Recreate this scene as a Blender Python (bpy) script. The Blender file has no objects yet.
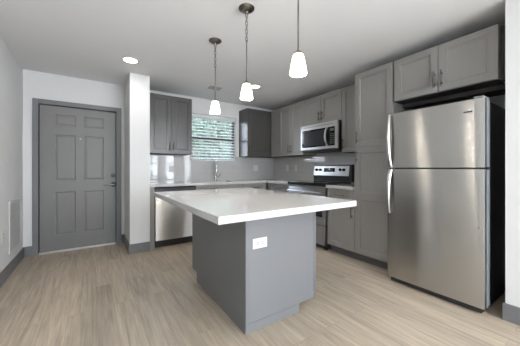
import bpy, bmesh, math, random
from mathutils import Vector, Matrix, Euler

# ------------------------------------------------------------------ camera, world, light, exposure
S = bpy.context.scene
COL = S.collection
cam_data = bpy.data.cameras.new('camera')
cam = bpy.data.objects.new('camera', cam_data)
COL.objects.link(cam)
cam.location = (0, 0, 1.15)
cam.rotation_euler = (math.radians(90), 0, math.radians(-34.0))
cam_data.sensor_width = 36.0
cam_data.lens = 249.0 / 520.0 * 36.0
cam_data.shift_y = -4.5 / 520.0
cam_data.clip_start = 0.05
S.camera = cam

S.view_settings.view_transform = 'Standard'
S.view_settings.look = 'None'
S.view_settings.gamma = 1.0
S.view_settings.use_curve_mapping = False
S.view_settings.exposure = 0.95

world = bpy.data.worlds.new('sky')
S.world = world
world.use_nodes = True
wn = world.node_tree
wn.nodes.clear()
w_out = wn.nodes.new('ShaderNodeOutputWorld')
w_bg = wn.nodes.new('ShaderNodeBackground')
w_tc = wn.nodes.new('ShaderNodeTexCoord')
w_sep = wn.nodes.new('ShaderNodeSeparateXYZ')
w_rmp = wn.nodes.new('ShaderNodeValToRGB')
w_rmp.color_ramp.elements[0].position = 0.0
w_rmp.color_ramp.elements[0].color = (0.80, 0.86, 0.95, 1)
w_rmp.color_ramp.elements[1].position = 0.6
w_rmp.color_ramp.elements[1].color = (0.55, 0.70, 0.95, 1)
wn.links.new(w_tc.outputs['Generated'], w_sep.inputs[0])
wn.links.new(w_sep.outputs['Z'], w_rmp.inputs[0])
wn.links.new(w_rmp.outputs[0], w_bg.inputs[0])
w_bg.inputs[1].default_value = 8.5
wn.links.new(w_bg.outputs[0], w_out.inputs[0])


def area_light(name, loc, rot, size, size_y, power, color):
    d = bpy.data.lights.new(name, 'AREA')
    d.shape = 'RECTANGLE'
    d.size = size
    d.size_y = size_y
    d.energy = power
    d.color = color
    o = bpy.data.objects.new(name, d)
    o.location = loc
    o.rotation_euler = rot
    COL.objects.link(o)
    return o


# daylight added behind the camera, at living-room windows out of view
DAY = (0.88, 0.94, 1.0)
WIN_A = (0.60, 1.85, 0.45, 2.15)     # x0,x1,z0,z1 in the rear wall
WIN_B = (1.98, 2.56, 0.78, 1.95)
area_light('window_daylight', (1.225, -3.52, 1.30), (math.radians(90), 0, 0), 1.25, 1.7, 50, DAY)
area_light('window_daylight', (2.27, -3.52, 1.365), (math.radians(90), 0, 0), 0.58, 1.17, 6, DAY)
WIN_C = (-2.75, -1.05, 0.60, 2.15)     # y0,y1,z0,z1 of an unseen side-wall window, added to light the left wall
area_light('window_daylight', (2.80, -1.90, 1.375), (math.radians(90), 0, math.radians(90)), 1.70, 1.55, 75, DAY)
# fill lamps added out of view behind the camera to brighten the room
for cy in (-1.7, -2.8):
    d_ = bpy.data.lights.new('ceiling_lamp_light', 'POINT')
    d_.energy = 22
    d_.shadow_soft_size = 0.16
    d_.color = (1.0, 0.99, 0.97)
    o_ = bpy.data.objects.new('ceiling_lamp_light', d_)
    o_.location = (2.2, cy, 2.14)
    COL.objects.link(o_)


# ------------------------------------------------------------------ materials
def new_mat(name):
    m = bpy.data.materials.new(name)
    m.use_nodes = True
    return m, m.node_tree, m.node_tree.nodes['Principled BSDF']


def simple(name, color, rough=0.5, metal=0.0, noise=0.0, nscale=8.0, bump=0.0, bscale=200.0, coat=0.0, spec=0.5):
    m, nt, b = new_mat(name)
    b.inputs['Roughness'].default_value = rough
    b.inputs['Metallic'].default_value = metal
    b.inputs['Specular IOR Level'].default_value = spec
    b.inputs['Coat Weight'].default_value = coat
    tc = nt.nodes.new('ShaderNodeTexCoord')
    n = nt.nodes.new('ShaderNodeTexNoise')
    n.inputs['Scale'].default_value = nscale
    n.inputs['Detail'].default_value = 4
    nt.links.new(tc.outputs['Object'], n.inputs['Vector'])
    r = nt.nodes.new('ShaderNodeValToRGB')
    lo = [max(0, c * (1 - noise)) for c in color]
    hi = [min(1, c * (1 + noise)) for c in color]
    r.color_ramp.elements[0].position = 0.3
    r.color_ramp.elements[1].position = 0.7
    r.color_ramp.elements[0].color = (*lo, 1)
    r.color_ramp.elements[1].color = (*hi, 1)
    nt.links.new(n.outputs['Fac'], r.inputs[0])
    nt.links.new(r.outputs[0], b.inputs['Base Color'])
    if bump:
        n2 = nt.nodes.new('ShaderNodeTexNoise')
        n2.inputs['Scale'].default_value = bscale
        nt.links.new(tc.outputs['Object'], n2.inputs['Vector'])
        bp = nt.nodes.new('ShaderNodeBump')
        bp.inputs['Strength'].default_value = bump
        bp.inputs['Distance'].default_value = 0.002
        nt.links.new(n2.outputs['Fac'], bp.inputs['Height'])
        nt.links.new(bp.outputs[0], b.inputs['Normal'])
    return m


def grain_mat(name, color, amount, scale=(60, 60, 2.2), rough=0.45):
    """painted / stained timber with a fine upright grain"""
    m, nt, b = new_mat(name)
    tc = nt.nodes.new('ShaderNodeTexCoord')
    mp = nt.nodes.new('ShaderNodeMapping')
    mp.inputs['Scale'].default_value = scale
    n = nt.nodes.new('ShaderNodeTexNoise')
    n.inputs['Scale'].default_value = 1.0
    n.inputs['Detail'].default_value = 5
    nt.links.new(tc.outputs['Object'], mp.inputs[0])
    nt.links.new(mp.outputs[0], n.inputs['Vector'])
    r = nt.nodes.new('ShaderNodeValToRGB')
    r.color_ramp.elements[0].position = 0.32
    r.color_ramp.elements[1].position = 0.68
    r.color_ramp.elements[0].color = (*[c * (1 - amount) for c in color], 1)
    r.color_ramp.elements[1].color = (*[c * (1 + amount) for c in color], 1)
    nt.links.new(n.outputs['Fac'], r.inputs[0])
    nt.links.new(r.outputs[0], b.inputs['Base Color'])
    b.inputs['Roughness'].default_value = rough
    bp = nt.nodes.new('ShaderNodeBump')
    bp.inputs['Strength'].default_value = 0.08
    bp.inputs['Distance'].default_value = 0.001
    nt.links.new(n.outputs['Fac'], bp.inputs['Height'])
    nt.links.new(bp.outputs[0], b.inputs['Normal'])
    return m


def floor_mat():
    m, nt, b = new_mat('vinyl_planks')
    L = nt.links.new
    tc = nt.nodes.new('ShaderNodeTexCoord')
    mp = nt.nodes.new('ShaderNodeMapping')
    mp.inputs['Rotation'].default_value = (0, 0, math.radians(90))
    L(tc.outputs['Object'], mp.inputs[0])
    br = nt.nodes.new('ShaderNodeTexBrick')
    br.offset = 0.37
    br.inputs['Color1'].default_value = (0.0, 0.0, 0.0, 1)
    br.inputs['Color2'].default_value = (1, 1, 1, 1)
    br.inputs['Mortar'].default_value = (0.5, 0.5, 0.5, 1)
    br.inputs['Scale'].default_value = 1.0
    br.inputs['Mortar Size'].default_value = 0.0012
    br.inputs['Mortar Smooth'].default_value = 0.2
    br.inputs['Brick Width'].default_value = 1.22
    br.inputs['Row Height'].default_value = 0.155
    L(mp.outputs[0], br.inputs['Vector'])
    # shift the grain from plank to plank
    sh = nt.nodes.new('ShaderNodeVectorMath')
    sh.operation = 'SCALE'
    sh.inputs['Scale'].default_value = 13.7
    L(br.outputs['Color'], sh.inputs[0])
    ad = nt.nodes.new('ShaderNodeVectorMath')
    ad.operation = 'ADD'
    L(tc.outputs['Object'], ad.inputs[0])
    L(sh.outputs[0], ad.inputs[1])

    def noise(scale_vec, detail, rough=0.6, dist=0.0):
        mm = nt.nodes.new('ShaderNodeMapping')
        mm.inputs['Scale'].default_value = scale_vec
        L(ad.outputs[0], mm.inputs[0])
        n = nt.nodes.new('ShaderNodeTexNoise')
        n.inputs['Scale'].default_value = 1.0
        n.inputs['Detail'].default_value = detail
        n.inputs['Roughness'].default_value = rough
        n.inputs['Distortion'].default_value = dist
        L(mm.outputs[0], n.inputs['Vector'])
        return n
    g1 = noise((24, 1.5, 1), 6, 0.60, 0.8)
    g2 = noise((70, 3.0, 1), 4, 0.6, 0.3)
    r1 = nt.nodes.new('ShaderNodeValToRGB')
    e = r1.color_ramp.elements
    e[0].position = 0.30
    e[0].color = (0.285, 0.235, 0.178, 1)
    e[1].position = 0.66
    e[1].color = (0.430, 0.362, 0.280, 1)
    k = e.new(0.48)
    k.color = (0.385, 0.320, 0.245, 1)
    L(g1.outputs['Fac'], r1.inputs[0])
    mx = nt.nodes.new('ShaderNodeMix')
    mx.data_type = 'RGBA'
    mx.blend_type = 'OVERLAY'
    mx.inputs['Factor'].default_value = 0.42
    L(r1.outputs[0], mx.inputs['A'])
    L(g2.outputs['Fac'], mx.inputs['B'])
    # plank-to-plank tone
    hs = nt.nodes.new('ShaderNodeHueSaturation')
    mr = nt.nodes.new('ShaderNodeMapRange')
    mr.inputs['To Min'].default_value = 0.92
    mr.inputs['To Max'].default_value = 1.07
    L(br.outputs['Color'], mr.inputs['Value'])
    L(mr.outputs[0], hs.inputs['Value'])
    L(mx.outputs['Result'], hs.inputs['Color'])
    jt = nt.nodes.new('ShaderNodeMix')
    jt.data_type = 'RGBA'
    L(br.outputs['Fac'], jt.inputs['Factor'])
    L(hs.outputs[0], jt.inputs['A'])
    jt.inputs['B'].default_value = (0.27, 0.22, 0.165, 1)
    L(jt.outputs['Result'], b.inputs['Base Color'])
    b.inputs['Roughness'].default_value = 0.42
    bp = nt.nodes.new('ShaderNodeBump')
    bp.inputs['Strength'].default_value = 0.15
    bp.inputs['Distance'].default_value = 0.002
    L(g2.outputs['Fac'], bp.inputs['Height'])
    L(bp.outputs[0], b.inputs['Normal'])
    return m


def tile_mat(name, axis):
    m, nt, b = new_mat(name)
    L = nt.links.new
    tc = nt.nodes.new('ShaderNodeTexCoord')
    sp = nt.nodes.new('ShaderNodeSeparateXYZ')
    cb = nt.nodes.new('ShaderNodeCombineXYZ')
    L(tc.outputs['Object'], sp.inputs[0])
    L(sp.outputs[axis], cb.inputs['X'])
    L(sp.outputs['Z'], cb.inputs['Y'])
    mp = nt.nodes.new('ShaderNodeMapping')
    mp.inputs['Location'].default_value = (0.02, -0.914, 0)
    L(cb.outputs[0], mp.inputs[0])
    br = nt.nodes.new('ShaderNodeTexBrick')
    br.inputs['Color1'].default_value = (0.425, 0.419, 0.410, 1)
    br.inputs['Color2'].default_value = (0.445, 0.439, 0.430, 1)
    br.inputs['Mortar'].default_value = (0.50, 0.495, 0.485, 1)
    br.inputs['Scale'].default_value = 1.0
    br.inputs['Mortar Size'].default_value = 0.0018
    br.inputs['Mortar Smooth'].default_value = 0.3
    br.inputs['Brick Width'].default_value = 0.305
    br.inputs['Row Height'].default_value = 0.102
    L(mp.outputs[0], br.inputs['Vector'])
    L(br.outputs['Color'], b.inputs['Base Color'])
    b.inputs['Roughness'].default_value = 0.035
    inv = nt.nodes.new('ShaderNodeMath')
    inv.operation = 'SUBTRACT'
    inv.inputs[0].default_value = 1.0
    L(br.outputs['Fac'], inv.inputs[1])
    n = nt.nodes.new('ShaderNodeTexNoise')
    n.inputs['Scale'].default_value = 9
    L(tc.outputs['Object'], n.inputs['Vector'])
    a = nt.nodes.new('ShaderNodeMath')
    a.operation = 'MULTIPLY_ADD'
    a.inputs[1].default_value = 0.06
    L(n.outputs['Fac'], a.inputs[0])
    L(inv.outputs[0], a.inputs[2])
    bp = nt.nodes.new('ShaderNodeBump')
    bp.inputs['Strength'].default_value = 0.35
    bp.inputs['Distance'].default_value = 0.0012
    L(a.outputs[0], bp.inputs['Height'])
    L(bp.outputs[0], b.inputs['Normal'])
    return m


def steel_mat(name, color=(0.50, 0.49, 0.47), rough=0.38, warp=0.06, aniso=1.0, wscale=(1, 5.0, 2.2), brush=0.0):
    """stainless steel brushed sideways: highlights smear upright"""
    m, nt, b = new_mat(name)
    L = nt.links.new
    b.inputs['Metallic'].default_value = 1.0
    b.inputs['Roughness'].default_value = rough
    b.inputs['Anisotropic'].default_value = aniso
    tg = nt.nodes.new('ShaderNodeCombineXYZ')      # brushing runs level, so highlights stretch upright
    tg.inputs['Z'].default_value = 1.0
    L(tg.outputs[0], b.inputs['Tangent'])
    tc = nt.nodes.new('ShaderNodeTexCoord')
    mp = nt.nodes.new('ShaderNodeMapping')
    mp.inputs['Scale'].default_value = (3, 3, 260)
    L(tc.outputs['Object'], mp.inputs[0])
    n = nt.nodes.new('ShaderNodeTexNoise')
    n.inputs['Scale'].default_value = 1.0
    n.inputs['Detail'].default_value = 3
    L(mp.outputs[0], n.inputs['Vector'])
    r = nt.nodes.new('ShaderNodeValToRGB')
    r.color_ramp.elements[0].color = (*[c * 0.9 for c in color], 1)
    r.color_ramp.elements[1].color = (*[min(1, c * 1.08) for c in color], 1)
    L(n.outputs['Fac'], r.inputs[0])
    L(r.outputs[0], b.inputs['Base Color'])
    if warp:
        mp2 = nt.nodes.new('ShaderNodeMapping')
        mp2.inputs['Scale'].default_value = wscale
        L(tc.outputs['Object'], mp2.inputs[0])
        n2 = nt.nodes.new('ShaderNodeTexNoise')
        n2.inputs['Scale'].default_value = 1.0
        n2.inputs['Detail'].default_value = 1.0
        L(mp2.outputs[0], n2.inputs['Vector'])
        bp = nt.nodes.new('ShaderNodeBump')
        bp.inputs['Strength'].default_value = warp
        bp.inputs['Distance'].default_value = 0.01
        L(n2.outputs['Fac'], bp.inputs['Height'])
        L(bp.outputs[0], b.inputs['Normal'])
        if brush:
            # microscopic level scratches tip the surface up and down only
            zz = nt.nodes.new('ShaderNodeSeparateXYZ')
            L(tc.outputs['Object'], zz.inputs[0])
            m1 = nt.nodes.new('ShaderNodeMath')
            m1.operation = 'MULTIPLY'
            m1.inputs[1].default_value = 9000.0
            L(zz.outputs['Z'], m1.inputs[0])
            wnz = nt.nodes.new('ShaderNodeTexNoise')
            wnz.noise_dimensions = '1D'
            wnz.inputs['Scale'].default_value = 1.0
            wnz.inputs['Detail'].default_value = 1.0
            L(m1.outputs[0], wnz.inputs['W'])
            m2 = nt.nodes.new('ShaderNodeMath')
            m2.operation = 'MULTIPLY_ADD'
            m2.inputs[1].default_value = brush
            m2.inputs[2].default_value = -0.5 * brush
            L(wnz.outputs['Fac'], m2.inputs[0])
            cv_ = nt.nodes.new('ShaderNodeCombineXYZ')
            L(m2.outputs[0], cv_.inputs['Z'])
            av = nt.nodes.new('ShaderNodeVectorMath')
            av.operation = 'ADD'
            L(bp.outputs[0], av.inputs[0])
            L(cv_.outputs[0], av.inputs[1])
            nv = nt.nodes.new('ShaderNodeVectorMath')
            nv.operation = 'NORMALIZE'
            L(av.outputs[0], nv.inputs[0])
            L(nv.outputs[0], b.inputs['Normal'])
    return m


def quartz_mat():
    m, nt, b = new_mat('white_quartz')
    L = nt.links.new
    tc = nt.nodes.new('ShaderNodeTexCoord')
    v = nt.nodes.new('ShaderNodeTexNoise')
    v.inputs['Scale'].default_value = 260
    v.inputs['Detail'].default_value = 2
    L(tc.outputs['Object'], v.inputs['Vector'])
    r = nt.nodes.new('ShaderNodeValToRGB')
    r.color_ramp.elements[0].position = 0.30
    r.color_ramp.elements[0].color = (0.36, 0.355, 0.35, 1)
    r.color_ramp.elements[1].position = 0.44
    r.color_ramp.elements[1].color = (0.46, 0.457, 0.45, 1)
    L(v.outputs['Fac'], r.inputs[0])
    L(r.outputs[0], b.inputs['Base Color'])
    b.inputs['Roughness'].default_value = 0.07
    return m


def emit_mat(name, color, strength, top=None):
    m, nt, b = new_mat(name)
    b.inputs['Base Color'].default_value = (0.85, 0.83, 0.78, 1)
    b.inputs['Roughness'].default_value = 0.3
    b.inputs['Emission Strength'].default_value = strength
    b.inputs['Emission Color'].default_value = (*color, 1)
    if top:
        tc = nt.nodes.new('ShaderNodeTexCoord')
        sp = nt.nodes.new('ShaderNodeSeparateXYZ')
        nt.links.new(tc.outputs['Object'], sp.inputs[0])
        r = nt.nodes.new('ShaderNodeValToRGB')
        r.color_ramp.elements[0].position = 0.055
        r.color_ramp.elements[0].color = (*color, 1)
        r.color_ramp.elements[1].position = 0.125
        r.color_ramp.elements[1].color = (*top, 1)
        nt.links.new(sp.outputs['Z'], r.inputs[0])
        nt.links.new(r.outputs[0], b.inputs['Emission Color'])
    return m


def glass_mat():
    m = bpy.data.materials.new('window_glass')
    m.use_nodes = True
    nt = m.node_tree
    nt.nodes.clear()
    o = nt.nodes.new('ShaderNodeOutputMaterial')
    t = nt.nodes.new('ShaderNodeBsdfTransparent')
    g = nt.nodes.new('ShaderNodeBsdfGlossy')
    g.inputs['Roughness'].default_value = 0.02
    f = nt.nodes.new('ShaderNodeFresnel')
    f.inputs[0].default_value = 1.3
    x = nt.nodes.new('ShaderNodeMixShader')
    nt.links.new(f.outputs[0], x.inputs[0])
    nt.links.new(t.outputs[0], x.inputs[1])
    nt.links.new(g.outputs[0], x.inputs[2])
    nt.links.new(x.outputs[0], o.inputs[0])
    return m


M = {
    'wall': simple('wall_paint', (0.60, 0.598, 0.592), 0.75, noise=0.012, nscale=3, bump=0.15, bscale=160),
    'ceiling': simple('ceiling_paint', (0.74, 0.737, 0.735), 0.85, noise=0.015, nscale=2, bump=0.25, bscale=120),
    'trim': simple('grey_trim_paint', (0.140, 0.142, 0.145), 0.5, noise=0.03, nscale=5),
    'door': simple('grey_door_paint', (0.160, 0.157, 0.151), 0.45, noise=0.03, nscale=4),
    'floor': floor_mat(),
    'tile_x': tile_mat('glazed_tile', 'X'),
    'tile_y': tile_mat('glazed_tile_side', 'Y'),
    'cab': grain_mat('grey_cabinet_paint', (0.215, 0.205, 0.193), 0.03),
    'cab_dark': grain_mat('grey_stained_wood', (0.060, 0.0575, 0.055), 0.14, scale=(45, 45, 1.6), rough=0.33),  # stained grey, with the shade on the back-wall cabinets put into the colour
    'island': grain_mat('grey_island_paint', (0.150, 0.152, 0.156), 0.012),
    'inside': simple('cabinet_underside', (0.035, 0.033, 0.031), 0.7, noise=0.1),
    'toe': simple('toe_kick_grey', (0.09, 0.09, 0.092), 0.6, noise=0.05),
    'quartz': quartz_mat(),
    'steel': steel_mat('brushed_steel'),
    'steel_fridge': steel_mat('brushed_steel_door', color=(0.48, 0.472, 0.455), rough=0.24, warp=0.30, aniso=1.0, wscale=(1, 3.0, 2.0), brush=0.55),
    'steel_plain': simple('satin_steel', (0.45, 0.44, 0.425), 0.33, 1.0, noise=0.03, nscale=30),
    'steel_bright': simple('bright_satin_steel', (0.66, 0.65, 0.63), 0.3, 1.0, noise=0.03, nscale=30),
    'nickel': simple('brushed_nickel', (0.20, 0.19, 0.165), 0.28, 1.0, noise=0.05, nscale=40),
    'nickel_dark': simple('dark_nickel', (0.22, 0.21, 0.19), 0.3, 1.0, noise=0.05, nscale=40),
    'pull': simple('dark_satin_nickel', (0.11, 0.105, 0.10), 0.32, 1.0, noise=0.05, nscale=40),
    'chrome': simple('chrome', (0.40, 0.40, 0.41), 0.18, 1.0, noise=0.01),
    'black': simple('black_enamel', (0.012, 0.012, 0.013), 0.3, noise=0.1),
    'black_glass': simple('black_glass', (0.008, 0.008, 0.010), 0.05, noise=0.05, coat=0.5),
    'black_matte': simple('black_plastic', (0.02, 0.02, 0.021), 0.6, noise=0.1),
    'side_grey': simple('grey_side_plastic', (0.16, 0.175, 0.185), 0.4, noise=0.04),
    'white_plastic': simple('white_plastic', (0.54, 0.54, 0.53), 0.4, noise=0.01),
    'vent': simple('register_grey', (0.36, 0.36, 0.36), 0.5, noise=0.02),
    'vinyl': simple('white_vinyl', (0.78, 0.79, 0.80), 0.45, noise=0.01),
    'blind': simple('white_blind_slat', (0.82, 0.83, 0.84), 0.5, noise=0.01),
    'bronze': simple('dark_hardware', (0.03, 0.03, 0.03), 0.35, 0.3),
    'cord': simple('ladder_cord', (0.06, 0.06, 0.06), 0.8, noise=0.05),
    'grey_slot': simple('dark_slot', (0.05, 0.05, 0.05), 0.7, noise=0.05),
    'badge': simple('badge_grey', (0.07, 0.07, 0.075), 0.4, 0.3, noise=0.05),
    'display': simple('display_print', (0.55, 0.56, 0.58), 0.4, noise=0.02),
    'threshold': simple('aluminium_threshold', (0.62, 0.60, 0.56), 0.35, 0.7, noise=0.03),
    'shade': emit_mat('frosted_shade', (1.0, 0.93, 0.80), 3.0, top=(0.20, 0.14, 0.06)),
    'lens': emit_mat('lit_lens', (1.0, 0.93, 0.84), 9.0),
    'glass': glass_mat(),
    'leaf': simple('leaves', (0.055, 0.080, 0.045), 0.6, noise=0.45, nscale=2.5),
    'leaf_b': simple('leaves_pale', (0.10, 0.13, 0.085), 0.6, noise=0.4, nscale=2.5),
    'bark': simple('bark', (0.10, 0.075, 0.055), 0.9, noise=0.3, nscale=14, bump=0.6, bscale=30),
    'stucco': simple('stucco', (0.16, 0.18, 0.22), 0.9, noise=0.06, nscale=10),
    'ground': simple('lawn', (0.12, 0.16, 0.07), 0.9, noise=0.3, nscale=6),
}


nt = M['blind'].node_tree
tl = nt.nodes.new('ShaderNodeBsdfTranslucent')
tl.inputs[0].default_value = (0.9, 0.9, 0.9, 1)
ms = nt.nodes.new('ShaderNodeMixShader')
ms.inputs[0].default_value = 0.45
nt.links.new(nt.nodes['Principled BSDF'].outputs[0], ms.inputs[1])
nt.links.new(tl.outputs[0], ms.inputs[2])
nt.links.new(ms.outputs[0], nt.nodes['Material Output'].inputs[0])


# ------------------------------------------------------------------ mesh helpers
def box(bm, x0, x1, y0, y1, z0, z1, mi=0):
    vs = [bm.verts.new(p) for p in ((x0, y0, z0), (x1, y0, z0), (x1, y1, z0), (x0, y1, z0),
                                    (x0, y0, z1), (x1, y0, z1), (x1, y1, z1), (x0, y1, z1))]
    for f in ((0, 3, 2, 1), (4, 5, 6, 7), (0, 1, 5, 4), (1, 2, 6, 5), (2, 3, 7, 6), (3, 0, 4, 7)):
        fc = bm.faces.new([vs[i] for i in f])
        fc.material_index = mi


def frame_for(d):
    d = d.normalized()
    up = Vector((0, 0, 1)) if abs(d.z) < 0.95 else Vector((1, 0, 0))
    a = d.cross(up).normalized()
    return a, d.cross(a).normalized()


def tube(bm, pts, r, n=12, caps=True, mi=0, closed=False):
    pts = [Vector(p) for p in pts]
    rings = []
    N = len(pts)
    prev = None
    for i, p in enumerate(pts):
        if closed:
            d = pts[(i + 1) % N] - pts[i - 1]
        else:
            d = pts[min(i + 1, N - 1)] - pts[max(i - 1, 0)]
        d.normalize()
        if prev is None:
            a, b = frame_for(d)
        else:
            a = (prev - d * prev.dot(d)).normalized()
            b = d.cross(a).normalized()
        prev = a
        rr = r[i] if isinstance(r, (list, tuple)) else r
        rings.append([bm.verts.new(p + (a * math.cos(t) + b * math.sin(t)) * rr)
                      for t in [2 * math.pi * k / n for k in range(n)]])
    for i in range(N if closed else N - 1):
        A, B = rings[i], rings[(i + 1) % N]
        for k in range(n):
            f = bm.faces.new((A[k], A[(k + 1) % n], B[(k + 1) % n], B[k]))
            f.smooth = True
            f.material_index = mi
    if caps and not closed:
        for R in (rings[0][::-1], rings[-1]):
            f = bm.faces.new(R)
            f.material_index = mi


def lathe(bm, prof, n=32, c=(0, 0, 0), mi=0, axis='Z', caps=True):
    """profile of (radius, height) turned round an axis"""
    rings = []
    for r, z in prof:
        ring = []
        for k in range(n):
            t = 2 * math.pi * k / n
            p = (r * math.cos(t), r * math.sin(t), z)
            if axis == 'Y':
                p = (p[0], p[2], -p[1])
            elif axis == 'X':
                p = (p[2], p[1], -p[0])
            ring.append(bm.verts.new((p[0] + c[0], p[1] + c[1], p[2] + c[2])))
        rings.append(ring)
    for A, B in zip(rings, rings[1:]):
        for k in range(n):
            f = bm.faces.new((A[k], A[(k + 1) % n], B[(k + 1) % n], B[k]))
            f.smooth = True
            f.material_index = mi
    for R, rr in ((rings[0][::-1], prof[0][0]), (rings[-1], prof[-1][0])):
        if caps and rr > 1e-4:
            f = bm.faces.new(R)
            f.material_index = mi


def build(name, bm, mats, parent=None, bevel=0.0, seg=2, loc=None):
    bmesh.ops.remove_doubles(bm, verts=bm.verts, dist=1e-6)
    bmesh.ops.recalc_face_normals(bm, faces=bm.faces)
    for e_ in bm.edges:
        if len(e_.link_faces) == 2 and e_.calc_face_angle(0.0) > math.radians(42):
            e_.smooth = False
    me = bpy.data.meshes.new(name)
    bm.to_mesh(me)
    bm.free()
    o = bpy.data.objects.new(name, me)
    for m in (mats if isinstance(mats, (list, tuple)) else [mats]):
        me.materials.append(m)
    COL.objects.link(o)
    if parent is not None:
        o.parent = parent
    if loc is not None:
        o.location = loc
    if bevel:
        md = o.modifiers.new('bevel', 'BEVEL')
        md.width = bevel
        md.segments = seg
        md.limit_method = 'ANGLE'
        md.angle_limit = math.radians(40)
    return o


def boxes(name, lst, mat, parent=None, bevel=0.0, loc=None):
    bm = bmesh.new()
    for b in lst:
        bmb = bmesh.new()
        box(bmb, *b)
        tmp = bpy.data.meshes.new('tmp')
        bmb.to_mesh(tmp)
        bmb.free()
        bm.from_mesh(tmp)
        bpy.data.meshes.remove(tmp)
    me = bpy.data.meshes.new(name)
    bmesh.ops.recalc_face_normals(bm, faces=bm.faces)
    bm.to_mesh(me)
    bm.free()
    o = bpy.data.objects.new(name, me)
    for m in (mat if isinstance(mat, (list, tuple)) else [mat]):
        me.materials.append(m)
    COL.objects.link(o)
    if parent is not None:
        o.parent = parent
    if loc is not None:
        o.location = loc
    if bevel:
        md = o.modifiers.new('bevel', 'BEVEL')
        md.width = bevel
        md.segments = 2
        md.limit_method = 'ANGLE'
    return o


def thing(name, label, cat, loc=(0, 0, 0), rotz=0.0, group=None):
    o = bpy.data.objects.new(name, None)
    o.empty_display_size = 0.1
    COL.objects.link(o)
    o.location = loc
    o.rotation_euler = (0, 0, rotz)
    o['label'] = label
    o['category'] = cat
    if group:
        o['group'] = group
    return o


def tag(o, label, cat, group=None):
    o['label'] = label
    o['category'] = cat
    if group:
        o['group'] = group
    return o


def struct(o, label=None):
    o['kind'] = 'structure'
    if label:
        o['label'] = label
        o['category'] = label.split()[-1]
    return o


def S_(name, label, cat, lst, mat, bevel=0.0):
    o = boxes(name, lst, mat, bevel=bevel)
    o['kind'] = 'structure'
    o['label'] = label
    o['category'] = cat
    return o


# ------------------------------------------------------------------ the room
H = 2.44
XL, XR, YB, YF = -0.744, 3.33, 4.40, -3.4
PX, PY = 2.604, 0.526                     # corner of the wall beside the refrigerator
S_('floor', 'light grey-brown oak-look plank floor', 'floor', [(XL - .15, XR + .15, YF - .15, YB + .15, -0.10, 0.0)], M['floor'])
S_('ceiling', 'off-white painted flat ceiling', 'ceiling', [(XL - .15, XR + .15, YF - .15, YB + .15, H, H + 0.12)], M['ceiling'])
S_('wall_left', 'plain white wall on the left with a return-air grille', 'wall', [(XL - .12, XL, YF - .12, YB + .12, 0, H)], M['wall'])
# back wall with the entry door opening and the window opening
DX0, DX1, DZ = -0.620, 0.335, 2.045       # rough opening of the entry door
WX0, WX1, WZ0, WZ1 = 1.46, 2.385, 1.280, 2.150
WT = 0.14
S_('wall_back', 'white back wall holding the entry door and kitchen window', 'wall', [
    (XL, DX0, YB, YB + WT, 0, H), (DX0, DX1, YB, YB + WT, DZ, H), (DX1, WX0, YB, YB + WT, 0, H),
    (WX0, WX1, YB, YB + WT, 0, WZ0), (WX0, WX1, YB, YB + WT, WZ1, H), (WX1, XR + .12, YB, YB + WT, 0, H)], M['wall'])
S_('wall_right', 'white wall behind the range and refrigerator', 'wall', [(XR, XR + .12, PY, YB, 0, H)], M['wall'])
S_('wall_side', 'white wall end to the right of the refrigerator', 'wall', [
    (PX, XR + .12, WIN_C[1], PY, 0, H), (PX, XR + .12, YF, WIN_C[0], 0, H),
    (PX, XR + .12, WIN_C[0], WIN_C[1], 0, WIN_C[2]), (PX, XR + .12, WIN_C[0], WIN_C[1], WIN_C[3], H)], M['wall'])
S_('wall_partition', 'narrow white wall stub between entry door and kitchen counter', 'wall', [(0.42, 0.672, 3.755, YB, 0, H)], M['wall'], bevel=0.004)
S_('wall_front', 'white living room wall behind the viewpoint', 'wall', [
    (XL, WIN_A[0], YF - .12, YF, 0, H), (WIN_A[1], WIN_B[0], YF - .12, YF, 0, H), (WIN_B[1], PX, YF - .12, YF, 0, H),
    (WIN_A[0], WIN_A[1], YF - .12, YF, 0, WIN_A[2]), (WIN_A[0], WIN_A[1], YF - .12, YF, WIN_A[3], H),
    (WIN_B[0], WIN_B[1], YF - .12, YF, 0, WIN_B[2]), (WIN_B[0], WIN_B[1], YF - .12, YF, WIN_B[3], H)], M['wall'])
n = 2
for w in (WIN_A, WIN_B):
    x0, x1, z0, z1 = w
    lst = [(x0, x0 + .05, YF - .08, YF - .03, z0, z1), (x1 - .05, x1, YF - .08, YF - .03, z0, z1),
           (x0, x1, YF - .08, YF - .03, z0, z0 + .05), (x0, x1, YF - .08, YF - .03, z1 - .05, z1),
           (x0, x1, YF - .08, YF - .03, (z0 + z1) / 2 - .025, (z0 + z1) / 2 + .025)]
    if True:
        lst.append(((x0 + x1) / 2 - .03, (x0 + x1) / 2 + .03, YF - .08, YF - .03, z0, z1))
    S_('window_%d' % n, 'white framed living room window %s' % ('wide pair' if n == 2 else 'single'), 'window', lst, M['vinyl'])
    n += 1

y0, y1, z0, z1 = WIN_C
S_('window_4', 'white framed living room window in the side wall', 'window', [
    (PX + .06, PX + .11, y0, y0 + .05, z0, z1), (PX + .06, PX + .11, y1 - .05, y1, z0, z1),
    (PX + .06, PX + .11, y0 + .05, y1 - .05, z0, z0 + .05), (PX + .06, PX + .11, y0 + .05, y1 - .05, z1 - .05, z1),
    (PX + .06, PX + .11, y0 + .05, y1 - .05, (z0 + z1) / 2 - .025, (z0 + z1) / 2 + .025)], M['vinyl'])

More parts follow.
